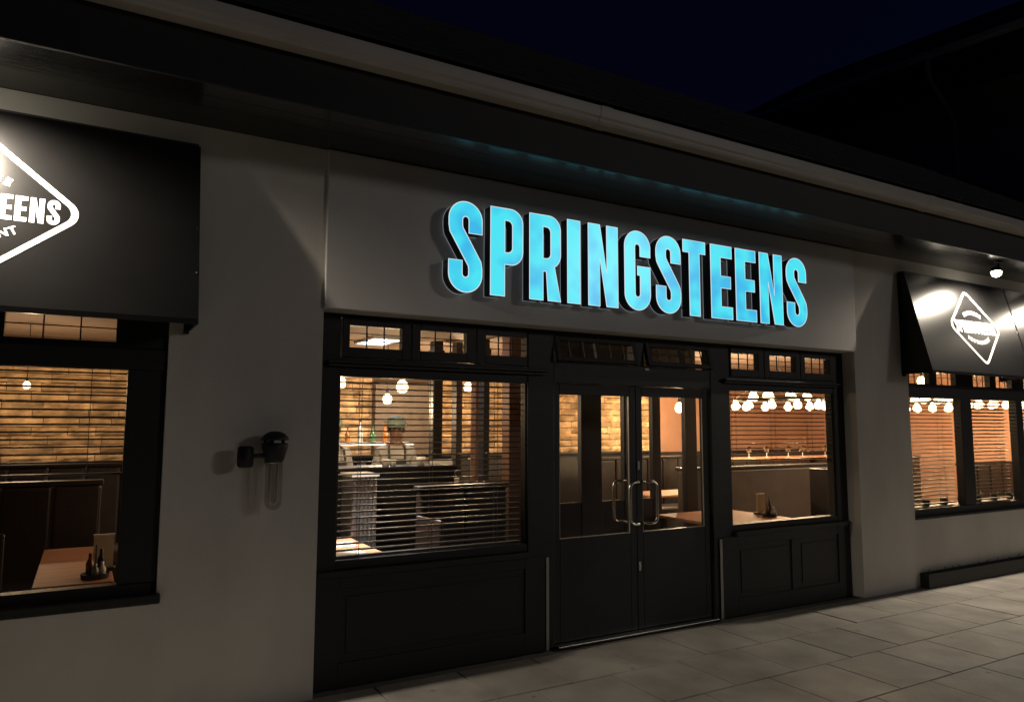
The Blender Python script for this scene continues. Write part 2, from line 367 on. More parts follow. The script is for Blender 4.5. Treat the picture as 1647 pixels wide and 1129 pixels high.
pull(dL, 4.012, 3.912); pull(dR, 4.085, 4.198); pull(dL, 4.012, 3.907, True); pull(dR, 4.085, 4.198, True)
for z in (1.36, .53):
    c = tube(bmesh.new(), [(4.068, S+.029, z), (4.068, S+.020, z)], .013, 12); bx(c, 4.057, 4.079, S+.022, S+.0275, z-.036, z+.036)
    obj('lock_plate', c, STEEL, dR)
obj('threshold', box(3.205, 4.895, S-.05, S+.16, .003, .018), STEEL, B, bevel=.004)

# left window and the right-hand window band
def side_window(x0, x1, mull, fw, trz):
    f = bmesh.new(); y0, y1 = .035, .13
    bx(f, x0, x1, y0, y1, .70, .80); bx(f, x0, x1, y0, y1, 2.445, 2.499); bx(f, x0, x1, y0-.012, y1, 2.01, 2.13)
    bx(f, x0, x0+fw[0], y0+.002, y1, .80, 2.01); bx(f, x0, x0+fw[0], y0+.002, y1, 2.13, 2.445)
    bx(f, x1-fw[1], x1, y0+.002, y1, .80, 2.01); bx(f, x1-fw[1], x1, y0+.002, y1, 2.13, 2.445)
    for a, b in mull: bx(f, a, b, y0+.002, y1, .80, 2.01); bx(f, a, b, y0+.002, y1, 2.13, 2.445)
    win = obj('display_window', f, TIMBERX, B, bevel=.005)
    xs = [x0+fw[0]] + [c for ab in mull for c in ab] + [x1-fw[1]]
    for k in range(0, len(xs), 2):
        a, b = xs[k], xs[k+1]
        obj('pane', box(a-.003, b+.003, .085, .091, .797, 2.013), GLASS, win)
        n = 2 if b-a > .8 else 1
        for q in range(n):
            q0 = a+(b-a)*q/n; q1 = a+(b-a)*(q+1)/n
            obj('sash_frame', boxes([(q0, q0+.07, .04, .10, 2.131, 2.444), (q1-.07, q1, .04, .10, 2.131, 2.444), (q0+.07, q1-.07, .04, .10, 2.131, 2.165), (q0+.07, q1-.07, .04, .10, 2.40, 2.444)]), TIMBER, win)
            obj('pane', box(q0+.066, q1-.066, .066, .070, 2.161, 2.404), GLASS, win)
            for kk in (1, 2):
                xx = q0+.07+(q1-q0-.14)*kk/3; obj('lead_bar', box(xx-.004, xx+.004, .056, .064, 2.165, 2.40), BLACKP, win)
            obj('lead_bar', box(q0+.07, q1-.07, .0565, .0635, 2.24, 2.246), BLACKP, win)
    return win
side_window(-2.598, .398, [(-1.35, -1.15)], (.12, .20), 2.13)
obj('window_sill', box(-2.62, .418, -.045, .034, .690, .745), TIMBERX, B, bevel=.008)
side_window(7.702, 12.298, [(8.76, 8.985), (9.99, 10.14), (11.15, 11.35)], (.012, .12), 2.13)
obj('window_sill', box(7.703, 12.297, -.012, .034, .704, .728), TIMBERX, B, bevel=.004)

# ------------------------------------------------------------------ illuminated letters
def arc(cx, cz, r, a0, a1, n=14): return [(cx+r*math.cos(R(a0+(a1-a0)*k/n)), cz+r*math.sin(R(a0+(a1-a0)*k/n))) for k in range(n+1)]
def stroke(pts, t):
    P = [Vector(p) for p in pts]; Lf, Rt = [], []
    for i, p in enumerate(P):
        d0 = (p-P[i-1]).normalized() if i else (P[1]-p).normalized(); d1 = (P[i+1]-p).normalized() if i < len(P)-1 else d0
        n0 = Vector((-d0.y, d0.x)); n1 = Vector((-d1.y, d1.x)); m = (n0+n1).normalized(); k = t/2/max(.5, m.dot(n0))
        Lf.append(p+m*k); Rt.append(p-m*k)
    return [tuple(v) for v in Lf + Rt[::-1]]
def glyph(c, w, H):
    t = .118
    if c == 'I': return [[(0, 0), (w, 0), (w, H), (0, H)]]
    if c == 'T': return [[(w/2-t/2, 0), (w/2+t/2, 0), (w/2+t/2, H-.107), (w, H-.107), (w, H), (0, H), (0, H-.107), (w/2-t/2, H-.107)]]
    if c == 'E':
        b = .107; m = H/2
        return [[(0, 0), (w, 0), (w, b), (t, b), (t, m-b/2), (w*.93, m-b/2), (w*.93, m+b/2), (t, m+b/2), (t, H-b), (w, H-b), (w, H), (0, H)]]
    if c == 'N':
        s = .110
        return [[(0, 0), (s, 0), (s, .60*H), (w-s*1.02, 0), (w, 0), (w, H), (w-s, H), (w-s, .40*H), (s*1.02, H), (0, H)]]
    if c in 'PR':
        rr = .105; ro = .04; hb = .36*H if c == 'P' else .385*H; th = .088
        outer = arc(w-rr, hb+rr, rr, -90 if c == 'P' else -62, 0) + arc(w-rr, H-rr, rr, 0, 90) + [(0, H), (0, 0), (t, 0)]
        if c == 'P': outer += [(t, hb)]
        else: outer += [(t, hb-.03), (t+.03, hb-.03), (w-t+.004, 0), (w, 0)]
        z0 = hb+th if c == 'P' else hb+th-.02
        hole = arc(w-th-ro, z0+ro, ro, -90, 0, 8) + arc(w-th-ro, H-th-ro, ro, 0, 90, 8) + [(t, H-th), (t, z0)]
        return [outer, hole[::-1]]
    t = .106; r = w/2-t/2
    if c == 'S':
        p = [(w-t/2, H*.655)] + arc(w/2, H-w/2, r, 0, 180, 16) + [(t/2, H*.735)] + [(t/2+.006, H*.68), (t/2+.03, H*.62), (w-t/2-.03, H*.38), (w-t/2-.006, H*.32)] + [(w-t/2, H*.265)] + arc(w/2, w/2, r, 0, -180, 16) + [(t/2, H*.345)]
        return [stroke(p, t)]
    if c == 'G':
        p = [(w-t/2, H*.68)] + arc(w/2, H-w/2, r, 0, 180, 16) + arc(w/2, w/2, r, 180, 360, 16) + [(w-t/2, H*.555)]
        q = stroke(p, t); n = len(q)//2
        q[n-1:n] = [(w-t, H*.44), (w-t-.028, H*.44), (w-t-.028, H*.555)]
        return [q]
    return []
def curve_mesh(name, polys, m, extrude=0., bevel=0.):
    c = bpy.data.curves.new(name, 'CURVE'); c.dimensions = '3D' if bevel else '2D'
    if not bevel: c.fill_mode = 'BOTH'
    else: c.fill_mode = 'FULL'; c.bevel_resolution = 1
    c.extrude = extrude; c.bevel_depth = bevel
    for poly in polys:
        s = c.splines.new('POLY'); s.points.add(len(poly)-1); s.use_cyclic_u = True
        for pt, q in zip(s.points, poly): pt.co = (q[0], q[1], 0, 1)
    o = bpy.data.objects.new(name, c); COL.objects.link(o)
    dg = bpy.context.evaluated_depsgraph_get(); me = bpy.data.meshes.new_from_object(o.evaluated_get(dg))
    bpy.data.objects.remove(o); bpy.data.curves.remove(c); me.name = name; me.materials.clear(); me.materials.append(m); return me
LET = [('S', 2.123, 2.385), ('P', 2.454, 2.724), ('R', 2.783, 3.058), ('I', 3.122, 3.240), ('N', 3.318, 3.606), ('G', 3.676, 3.941), ('S', 4.004, 4.272), ('T', 4.304, 4.559), ('E', 4.624, 4.878), ('E', 4.926, 5.179), ('N', 5.232, 5.530), ('S', 5.591, 5.865)]
ORD = ['first', 'second', 'third', 'fourth', 'fifth', 'sixth', 'seventh', 'eighth', 'ninth', 'tenth', 'eleventh', 'twelfth']
LZ, LH, LD = 2.627, .652, .095
for i, (c, x0, x1) in enumerate(LET):
    x0, x1 = x0*1.0055, x1*1.0055
    extra = {0: 'at the left end', 11: 'at the right end'}.get(i, 'between %s and %s' % (LET[max(i-1, 0)][0], LET[min(i+1, 11)][0]))
    t = thing('sign_letter', 'glowing blue letter %s with black sides, %s on the sign %s' % (c, ORD[i], extra), 'sign letter', (x0, -.145, LZ), 0, 'glowing letters over the entrance')
    pl = glyph(c, x1-x0, LH)
    rot = (R(90), 0, 0)
    o = link('return', curve_mesh('letter_return', pl, RETURN, extrude=LD/2), t); o.rotation_euler = rot; o.location = (0, LD/2+.004, 0)
    o = link('face', curve_mesh('letter_face', pl, LED), t); o.rotation_euler = rot
    o = link('rim', curve_mesh('letter_rim', pl, RIM, bevel=.0036), t); o.rotation_euler = rot; o.location = (0, .001, 0)
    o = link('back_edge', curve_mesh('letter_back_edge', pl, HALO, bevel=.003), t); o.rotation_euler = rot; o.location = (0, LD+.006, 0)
    k = bmesh.new()
    for fx, fz in ((.15, .12), (.15, .88)): tube(k, [((x1-x0)*fx+.03, LD+.002, LH*fz), ((x1-x0)*fx+.03, .1155, LH*fz)], .008, 8)
    obj('standoff', k, STEEL, t)

# ------------------------------------------------------------------ awnings with printed logo and their flood lamps
def awning(x0, x1, label, logo_x):
    t = thing('awning', label, 'awning', (x0, 0, 2.25), 0, 'black awnings over the side windows')
    w_ = x1-x0; zt, zb, zv = 1.11, .03, .0; yt, yb = -.08, -.342
    # fabric shell (front, thin)
    f = bmesh.new(); th = .012
    prism(f, [(yt, zt), (yb, zb), (yb, zv), (yb+th, zv), (yb+th, zb+.002), (yt+th, zt)], lambda a, b: (0, a, b), lambda a, b: (w_, a, b))
    fb = obj('front_fabric', f, VINYL, t)
    for xe in (0.0, w_):
        s = .010 if xe == 0 else -.010
        q = bmesh.new(); prism(q, [(-.002, zt), (yt+th, zt), (yb+th, zb), (yb+th, .0), (yb+.03, .0), (yb+.03, zb-.03), (-.002, zb-.03)], lambda a, b: (xe+.0005*(1 if xe == 0 else -1), a, b), lambda a, b: (xe+s, a, b))
        obj('side_fabric', q, VINYL, t)
    obj('top_box', box(.011, w_-.011, yt+.001, -.001, zt-.05, zt+.012), BLACKP, t)
    for xe in (.011, w_-.04): obj('wall_bracket', box(xe, xe+.029, -.03, -.001, -.02, zt-.05), BLACKP, t)
    fr = bmesh.new()
    for xe in (.03, w_/2, w_-.03): tube(fr, [(xe, yt+.03, zt-.06), (xe, yb+.03, zb)], .009, 6)
    tube(fr, [(.02, yb+.03, .02), (w_-.02, yb+.03, .02)], .009, 6); obj('frame', fr, BLACKP, t)
    st = bmesh.new()
    for xe in (.012, w_-.012):
        for k in (.25, .5, .75): lathe(st, [(0, .004), (.005, .003), (.006, 0), (0, 0)], (xe, yb+(yt-yb)*k-.006, zb+(zt-zb)*k), 8)
    obj('stud', st, STEEL, t)
    # printed logo, laid 2 mm proud of the cloth
    slope = (yt-yb)/(zt-zb); up = Vector((0, slope, 1)).normalized(); nrm = Vector((0, -1, slope)).normalized()
    cz = 2.81-2.25; cx = logo_x-x0
    c0 = Vector((cx, yb+slope*(cz-zb), cz)) + nrm*.0025
    M = Matrix(((1, up.x, nrm.x, c0.x), (0, up.y, nrm.y, c0.y), (0, up.z, nrm.z, c0.z), (0, 0, 0, 1)))
    hw, hh, tw = .455, .405, .026
    def rdiamond(hw, hh, rad):
        P = [Vector((hw, 0)), Vector((0, hh)), Vector((-hw, 0)), Vector((0, -hh))]; out = []
        for i in range(4):
            p = P[i]; a = (P[i-1]-p).normalized(); b = (P[(i+1) % 4]-p).normalized()
            half = math.acos(max(-1, min(1, a.dot(b))))/2; d = rad/math.tan(half); ctr = p+(a+b).normalized()*(rad/math.sin(half))
            s = p+a*d; e = p+b*d; a0 = math.atan2(s.y-ctr.y, s.x-ctr.x); a1 = math.atan2(e.y-ctr.y, e.x-ctr.x)
            while a1 < a0: a1 += 2*math.pi
            out += [(ctr.x+rad*math.cos(a0+(a1-a0)*k/10), ctr.y+rad*math.sin(a0+(a1-a0)*k/10)) for k in range(11)]
        return out
    big = rdiamond(hw+.075, hh+.055, .085); small = rdiamond(hw+.075-.047, hh+.055-.036, .063)
    o = link('logo_outline', curve_mesh('logo_outline', [big, small[::-1]], PRINT), t); o.matrix_local = M
    tot = .80; sc = tot/(5.865-2.123); polys = []
    for c, a, b in LET:
        for p in glyph(c, b-a, LH): polys.append([((x+a-2.123)*sc-tot/2, z*.145/LH-.0725) for x, z in p])
    o = link('logo_name', curve_mesh('logo_name', polys, PRINT), t); o.matrix_local = M
    # RESTAURANT on a shallow arc below, short block strokes (illegible in the photograph) on an arc above
    txt = 'RESTAURANT'; bmj = bmesh.new()
    for k, ch in enumerate(txt):
        fc = bpy.data.curves.new('ch', 'FONT'); fc.body = ch; fc.size = .062; fc.align_x = 'CENTER'; fc.offset = .0016
        fo = bpy.data.objects.new('ch', fc); COL.objects.link(fo); dg = bpy.context.evaluated_depsgraph_get()
        me = bpy.data.meshes.new_from_object(fo.evaluated_get(dg)); a = (k-4.5)*R(6.0); rad = .46
        me.transform(Matrix.Translation((rad*math.sin(a), .26-rad*math.cos(a), 0)) @ Matrix.Rotation(a, 4, 'Z'))
        bmj.from_mesh(me); bpy.data.objects.remove(fo); bpy.data.curves.remove(fc); bpy.data.meshes.remove(me)
    o = obj('logo_caption', bmj, PRINT, t); o.matrix_local = M
    polys = []
    for k in range(8):
        a = (k-3.5)*R(6.4); rad = .40; ca, sa = math.cos(a), math.sin(a)
        for q in [[(-.015, 0), (-.005, 0), (-.005, .045), (-.015, .045)], [(-.0045, 0), (.015, 0), (.015, .009), (-.0045, .009)], [(-.0045, .018), (.012, .018), (.012, .027), (-.0045, .027)], [(-.0045, .036), (.015, .036), (.015, .045), (-.0045, .045)]]:
            polys.append([(x*ca+y*sa+rad*sa, -x*sa+y*ca+rad*ca-.245) for x, y in q])
    o = link('logo_heading', curve_mesh('logo_heading', polys, PRINT), t); o.matrix_local = M
    return t
awning(-1.62, .515, 'black awning over the left window, its white diamond logo cut by the frame', -.575)
awning(7.585, 9.60, 'black awning with whole diamond logo over the right window beside the pillar', 8.69)
awning(9.63, 11.65, 'black awning at the right edge of the photo, beyond the lit lamp', 10.72)

def flood(x, label):
    t = thing('flood_lamp', label, 'lamp', (x, -.445, 3.405), 0, 'flood lamps under the eaves')
    obj('arm', tube(bmesh.new(), [(0, -.03, .1205), (0, -.03, .085), (0, -.005, .062)], .010, 8), BLACKP, t)
    obj('base_plate', lathe(bmesh.new(), [(0, .1205), (.04, .1205), (.04, .108), (0, .106)], (0, -.03, 0), 16), BLACKP, t)
    h = lathe(bmesh.new(), [(0, .072), (.034, .068), (.052, .05), (.064, .018), (.060, .018), (.048, .045), (0, .058)], (0, 0, 0), 20)
    obj('shade', h, BLACKP, t, smooth=True)
    obj('bulb', lathe(bmesh.new(), [(0, .04), (.036, .034), (.052, .006), (.044, -.026), (.022, -.042), (0, -.046)], (0, 0, 0), 16), BULBW, t, smooth=True)
    d = bpy.data.lights.new('flood_light', 'SPOT'); d.energy = 310; d.color = (1.0, .87, .69); d.spot_size = R(170); d.spot_blend = .7; d.shadow_soft_size = .02
    o = bpy.data.objects.new('flood_light', d); COL.objects.link(o); o.parent = t; o.location = (0, .0, -.052); o.rotation_euler = (R(8), 0, 0)
    return t
flood(-.64, 'small flood lamp above the left awning, outside the photo')
flood(8.74, 'lit flood lamp glaring under the eaves above the right awning')
flood(10.80, 'second flood lamp beyond the right edge, over the far awning')

# ------------------------------------------------------------------ unlit wall lantern
t = thing('wall_lantern', 'unlit black wall lantern with long clear glass tube on pale pillar', 'wall lamp', (1.0, -.13, 1.48))
obj('cap', lathe(bmesh.new(), [(0, .176), (.03, .174), (.058, .160), (.078, .138), (.084, .124), (.078, .122), (.05, .126), (0, .128)]), BLACKP, t, smooth=True)
obj('collar', lathe(bmesh.new(), [(0, .104), (.074, .104), (.078, .098), (.074, .07), (.062, .03), (.055, .0), (.048, -.004), (0, -.004)]), BLACKP, t, smooth=True)
pl = bmesh.new()
for k in range(5):
    a = R(30+72*k); tube(pl, [(.058*math.cos(a), .058*math.sin(a), .10), (.058*math.cos(a), .058*math.sin(a), .13)], .007, 6)
obj('cage_bar', pl, BLACKP, t)
gt = bmesh.new(); lathe(gt, [(.050, -.003), (.050, -.235), (.046, -.262), (.034, -.282), (.016, -.292), (0, -.294)], seg=28)
obj('glass_tube', gt, LGLASS, t, smooth=True)
ut = [(-.021, 0, -.005), (-.021, 0, -.235)] + [(-.021*math.cos(R(a)), 0, -.235-.021*math.sin(R(a))) for a in range(15, 180, 15)] + [(.021, 0, -.235), (.021, 0, -.005)]
obj('lamp_tube', tube(bmesh.new(), ut, .007, 8), CERAM, t, smooth=True)
obj('rim_ring', tube(bmesh.new(), [(.049*math.cos(R(k*15)), .049*math.sin(R(k*15)), -.012) for k in range(24)], .003, 6, closed=True), STEEL, t)
obj('arm', tube(bmesh.new(), [(0, .129, .04), (0, .05, .04)], .02, 10), BLACKP, t)
obj('back_plate', lathe(bmesh.new(), [(0, .10), (.035, .10), (.035, -.02), (0, -.02)], (0, .11, 0), 14), BLACKP, t)
obj('side_arm', tube(bmesh.new(), [(-.05, 0, .03), (-.13, 0, .03)], .014, 10), BLACKP, t)
obj('sensor_box', lathe(bmesh.new(), [(0, .09), (.036, .088), (.046, .078), (.048, .02), (.046, -.026), (.036, -.036), (0, -.038)], (-.168, 0, 0), 18), BLACKP, t, smooth=True)

# ------------------------------------------------------------------ low planter below the right window
t = thing('planter_trough', 'low black planter trough with sparse sprigs along the wall under the right window', 'planter', (7.73, -.001, 0))
obj('trough', boxes([(0, 3.6, -.10, -.085, .006, .155), (0, 3.6, -.02, 0, .006, .155), (0, .02, -.085, -.02, .006, .155), (3.58, 3.6, -.085, -.02, .006, .155)]), BLACKP, t, bevel=.004)
obj('soil', box(.021, 3.579, -.084, -.021, .01, .14), SOIL, t)
def sprig(bm, x, y, z, h):
    top = Vector((x+random.uniform(-.03, .03), y+random.uniform(-.03, .02), z+h)); base = Vector((x, y, z))
    tube(bm, [base, base.lerp(top, .5)+Vector((.006, 0, 0)), top], [.0022, .0018, .0008], 5)
    for k in range(random.randint(4, 8)):
        p = base.lerp(top, random.uniform(.25, 1)); a = random.uniform(0, 6.28); l = random.uniform(.015, .03)
        d = Vector((math.cos(a), math.sin(a), random.uniform(.1, .8))).normalized()*l; s = d.cross(Vector((0, 0, 1))).normalized()*l*.3
        v = [bm.verts.new(q) for q in (p, p+d*.5+s, p+d, p+d*.5-s)]; bm.faces.new(v)
for k in range(16):
    b = bmesh.new(); sprig(b, .12+k*.215+random.uniform(-.06, .06), -.05, .14, random.choice((.04, .05, .06, .1))); obj('sprig', b, LEAF, t)

# ------------------------------------------------------------------ taller wing at the right, behind the roof
Wg = thing('neighbouring_wing', 'taller dark wing with white gutter and downpipe rising behind the roof', 'building')
ang = R(10); o0 = Vector((14.33, -.05, 0)); al = Vector((-math.sin(ang), math.cos(ang), 0)); ou = Vector((-math.cos(ang), -math.sin(ang), 0))
def wp(s, o, z): return o0 + al*s + ou*o + Vector((0, 0, z))
def wprism(name, poly, s0, s1, m, parent): return obj(name, prism(bmesh.new(), poly, lambda a, b: wp(s0, a, b), lambda a, b: wp(s1, a, b)), m, parent)
wprism('wall', [(0, 0), (0, 7.95), (-5, 7.95), (-5, 0)], -.6, 9.5, mat('wing_render', (.58, .53, .47), .9, var=.1, scale=1), Wg)
wprism('soffit', [(1.05, 7.96), (1.05, 7.99), (-.2, 7.99), (-.2, 7.96)], -1.4, 6.6, BLACKP, Wg)
wprism('fascia', [(1.052, 7.95), (1.075, 7.95), (1.075, 8.33), (1.052, 8.33)], -1.4, 6.6, BLACKP, Wg)
wprism('gutter', [(1.077, 8.34), (1.077, 8.24), (1.16, 8.24), (1.19, 8.27), (1.19, 8.36), (1.175, 8.36), (1.17, 8.28), (1.09, 8.28)], -1.4, 6.6, mat('wing_gutter', (.8, .79, .77), .5), Wg)
wprism('roof', [(1.16, 8.42), (1.12, 8.36), (-3.0, 10.7), (-3.0, 10.78)], -1.5, 6.7, ROOF, Wg)
dp = [wp(2.72, 1.13, 8.24), wp(2.72, 1.13, 7.98), wp(2.72, 1.05, 7.86), wp(2.7, .12, 7.42), wp(2.7, .06, 7.3), wp(2.7, .055, 4.0)]
obj('downpipe', tube(bmesh.new(), dp, .045, 10), MATS['wing_gutter'], Wg, smooth=True)

# ================================================================== interior
ZC = 2.72
struct('floor', box(-4.5, 13, .302, 5.6, -.02, .012), FLOORM)
struct('ceiling', box(-4.5, 13, .302, 5.6, ZC, ZC+.1), CEILM)
wb = struct('wall_back', box(-4.5, 8.86, 5.50, 5.60, .012, ZC), MORTAR)
struct('wall_back_painted', box(8.861, 13, 5.50, 5.60, .012, ZC), TERRA)
struct('wall_right', box(13.0, 13.1, .302, 5.6, .012, ZC), TERRA)
struct('wall_left', box(-4.6, -4.5, .302, 5.6, .012, ZC), BROWNW)
# split-stone cladding, one object for each stone
bm4 = []
for k in range(5):
    b = bmesh.new(); bmesh.ops.create_grid(b, x_segments=4, y_segments=2, size=.5)
    for v in b.verts:
        e = abs(v.co.x) > .49 or abs(v.co.y) > .49
        v.co = (v.co.x+(random.uniform(-.015, .015) if abs(v.co.x) < .49 else 0), -(0 if e else random.uniform(.35, 1)) - .1, v.co.y + (random.uniform(-.10, .04) if abs(v.co.y) > .49 else 0))
    r_ = bmesh.ops.extrude_face_region(b, geom=b.faces[:])
    for v in [q for q in r_['geom'] if isinstance(q, bmesh.types.BMVert)]: v.co.y = 0
    bmesh.ops.recalc_face_normals(b, faces=b.faces)
    me = bpy.data.meshes.new('stone'); b.to_mesh(me); b.free(); me.materials.append(BRICK); bm4.append(me)
CH = .104; cnt = 0
for j in range(14):
    z = 1.24 + (j+.5)*CH + .004
    for xa, xb in ((-1.3, 1.0), (2.88, 3.575), (4.565, 8.858)):
        x = xa
        while x < xb-.001:
            x1 = x+random.uniform(.28, .62)
            if x1 > xb-.12: x1 = xb
            if cnt < 298:
                o = link('stone', random.choice(bm4), wb); o.location = ((x+x1)/2, 5.499, z+random.uniform(-.004, .004)); o.scale = (x1-x-.008, random.uniform(.02, .07), CH-random.uniform(.006, .018)); cnt += 1
            x = x1
struct('brown_wall_panel', box(3.58, 4.56, 5.36, 5.499, .02, 2.30), BROWNW)
# dark ribbed metal dado under the stone
q = bmesh.new(); x = -2.4; poly = [(-2.4, 5.497)]
while x < 3.4:
    poly += [(x, 5.47), (x+.03, 5.45), (x+.06, 5.47), (x+.07, 5.48)]; x += .08
poly += [(x, 5.497)]
prism(q, poly, lambda a, b: (a, b, .02), lambda a, b: (a, b, 1.22)); struct('dado', q, DARKMET)
struct('dado_rail', box(-2.4, 8.8, 5.36, 5.495, 1.222, 1.25), DARKWOOD)
struct('dado_boarding', box(3.45, 12.9, 5.46, 5.4985, .013, 1.221), DARKWOOD)

def blind(x0, x1, z0, z1, y, label, tilt=0., sp=.0425):
    t = thing('venetian_blind', label, 'blind', (x0, y, z0), 0, 'venetian blinds in the windows')
    w_ = x1-x0; b = bmesh.new(); prism(b, [(-.025, -.003), (-.012, .003), (.012, .003), (.025, -.003), (.025, -.006), (.012, -.0005), (-.012, -.0005), (-.025, -.006)], lambda a, c: (.006, a, c), lambda a, c: (w_-.006, a, c))
    me = bpy.data.meshes.new('slat'); b.to_mesh(me); b.free(); me.materials.append(SLATM)
    n = int((z1-z0-.06)/sp)
    for k in range(n):
        o = link('slat', me, t); o.location = (0, 0, z1-z0-.05-k*sp); o.rotation_euler = (R(tilt+random.uniform(-2.2, 2.2)), R(random.uniform(-.06, .06)), 0)
    obj('head_rail', box(0, w_, -.028, .028, z1-z0-.03, z1-z0), SLATM, t)
    obj('bottom_rail', box(.004, w_-.004, -.025, .025, .004, .018), SLATM, t)
    for f in (.14, .5, .86) if w_ > 1.2 else (.2, .8):
        obj('ladder_cord', boxes([(w_*f-.002, w_*f+.002, -.029, -.0265, .004, z1-z0-.02), (w_*f-.002, w_*f+.002, .0265, .029, .004, z1-z0-.02)]), CORD, t)
    return t
blind(1.46, 2.97, .79, 2.085, .29, 'open slatted blind in the shopfront window left of the doors')
blind(5.13, 6.64, 1.36, 2.085, .29, 'half lowered slatted blind in the shopfront window right of the doors')
blind(-1.15, .21, 1.40, 2.085, .175, 'slatted blind half lowered in the far left window by the wall lantern')
blind(7.70, 8.77, .82, 2.085, .175, 'slatted blind in the window pane next to the right pillar', tilt=0)
blind(8.98, 9.99, .82, 2.085, .175, 'tilted slatted blind in the second pane of the right window', tilt=-14)
blind(10.13, 11.16, .82, 2.085, .175, 'slatted blind in the pane at the right edge of the photo', tilt=-10)

# ---- lobby screen behind the doors
t = thing('lobby_screen', 'dark timber glazed lobby screen standing behind the entrance doors', 'screen', (0, 1.5, .012))
st = [(3.70, 3.92), (4.43, 4.69), (4.99, 5.20), (5.39, 5.50), (5.87, 6.04)]
for a, b in st: obj('stile', box(a, b, 0, .07, 0, 2.68), DARKWOOD, t, bevel=.004)
obj('kick_rail', boxes([(st[i][1]+.001, st[i+1][0]-.001, .006, .064, 0, .90 if i < 3 else .5) for i in range(4)]), DARKWOOD, t)
obj('top_rail', boxes([(st[i][1]+.001, st[i+1][0]-.001, .006, .064, 2.10, 2.68) for i in range(4)]), DARKWOOD, t)
for i in (0, 1, 2, 3): obj('pane', box(st[i][1], st[i+1][0], .032, .038, .90 if i < 3 else .5, 2.10), GLASS, t)
obj('push_plate', box(5.02, 5.05, -.012, -.001, 1.1, 1.3), STEEL, t)

# ---- posts and columns
def post(x0, x1, y, m, label, depth=.14):
    t = thing('post', label, 'post', ((x0+x1)/2, y, .012)); h = (x1-x0)/2
    obj('shaft', box(-h, h, 0, depth, 0, ZC-.013), m, t, bevel=.006)
    obj('collar', boxes([(-h-.012, h+.012, -.012, depth+.012, 0, .10), (-h-.012, h+.012, -.012, depth+.012, 2.52, 2.60)]), m, t)
post(3.66, 3.78, 3.5, DARKWOOD, 'dark wooden post seen through the blind, leftmost of the dark posts')
post(3.965, 4.05, 3.5, DARKWOOD, 'slim dark wooden post seen through the blind, middle of the dark posts')
post(4.09, 4.18, 3.22, COPPER, 'copper brown post seen through the blind between two dark posts')
post(4.085, 4.165, 3.0, DARKWOOD, 'dark wooden post seen through the blind, right of the copper brown one')
post(3.40, 3.57, 1.2, COPPER, 'broad copper brown post close behind the window left of the doors')

# ---- bar, its shelf and what stands on them
t = thing('bar_counter', 'dark bar counter with raised top behind the shopfront window', 'counter', (1.2, 1.80, .012))
obj('top', box(0, 1.95, -.04, .46, 1.255, 1.29), DARKWOOD, t, bevel=.006); obj('front', boxes([(.02, 1.93, .0, .05, 0, 1.254)]), BLACKP, t)
obj('worktop', box(.02, 1.93, .051, .45, .86, .90), STEEL, t)
t = thing('service_station', 'small serving station with white top and ribbed metal front beside bar', 'counter', (1.955, 1.30, .012))
poly = [(0, .02)]
for k in range(6): poly += [(k*.036+.002, .012), (k*.036+.012, 0), (k*.036+.024, 0), (k*.036+.034, .012)]
poly += [(.218, .02), (.218, .30), (0, .30)]
obj('ribbed_front', prism(bmesh.new(), poly, lambda a, b: (a, b, 0), lambda a, b: (a, b, 1.245)), CORR, t)
obj('top', box(-.012, .23, -.015, .32, 1.246, 1.272), CERAM, t, bevel=.004)
p = at(640, 757, 1.95)
def cup(x, y, z, r, h, label, m=CERAM):
    t = thing('cup', label, 'cup', (x, y, z), 0, 'cups standing on the bar')
    obj('body', lathe(bmesh.new(), [(0, 0), (r*.75, 0), (r, h), (r*.9, h), (r*.66, .01), (0, .01)], seg=14), m, t, smooth=True)
    obj('rim', tube(bmesh.new(), [(r*.95*math.cos(R(k*30)), r*.95*math.sin(R(k*30)), h) for k in range(12)], .003, 5, closed=True), m, t)
cup(2.47, 1.92, 1.302, .04, .07, 'white cup on the bar in front of the person with the cap'); cup(2.56, 1.97, 1.302, .035, .06, 'small white cup, second from the left on the bar'); cup(2.82, 1.9, 1.302, .045, .085, 'tall white cup on the bar right of the person')
t = thing('back_shelf', 'pale lit bar shelf on the far wall behind the person', 'shelf', (2.2, 4.70, 1.42))
obj('board', box(0, 1.70, 0, .32, 0, .035), PAPER, t); obj('leg', boxes([(.02, .06, .02, .30, -1.408, 0), (1.64, 1.68, .02, .30, -1.408, 0)]), STEEL, t)
obj('lower_board', box(.061, 1.639, .02, .30, -.50, -.47), STEEL, t)
for k in range(9):
    t = thing('bottle', '%s bottle on the lit shelf behind the person, %s from the left' % (['green', 'amber', 'clear'][k % 3], ORD[k]), 'bottle', (2.32+k*.175, 4.85, 1.456), 0, 'bottles on the bar shelf')
    hgt = random.uniform(.20, .30); m = BOTTLE[k % 3]
    obj('body', lathe(bmesh.new(), [(0, 0), (.034, 0), (.036, .01), (.036, hgt*.55), (.028, hgt*.66), (.012, hgt*.76), (.012, hgt*.95), (0, hgt*.95)], seg=12), m, t, smooth=True)
    obj('cap', lathe(bmesh.new(), [(.0135, hgt*.92), (.0135, hgt), (0, hgt)], seg=10), BLACKP, t)
for k in range(7):
    t = thing('storage_jar', 'metal storage jar on the lower bar shelf, %s from the left' % ORD[k], 'jar', (2.42+k*.2, 4.84, .952), 0, 'jars on the lower bar shelf')
    obj('body', lathe(bmesh.new(), [(0, 0), (.06, 0), (.065, .01), (.065, .20), (.06, .21), (0, .21)], seg=14), CORR, t, smooth=True); obj('lid', lathe(bmesh.new(), [(0, .212), (.05, .212), (.05, .24), (.012, .245), (.012, .265), (0, .265)], seg=12), BLACKP, t)
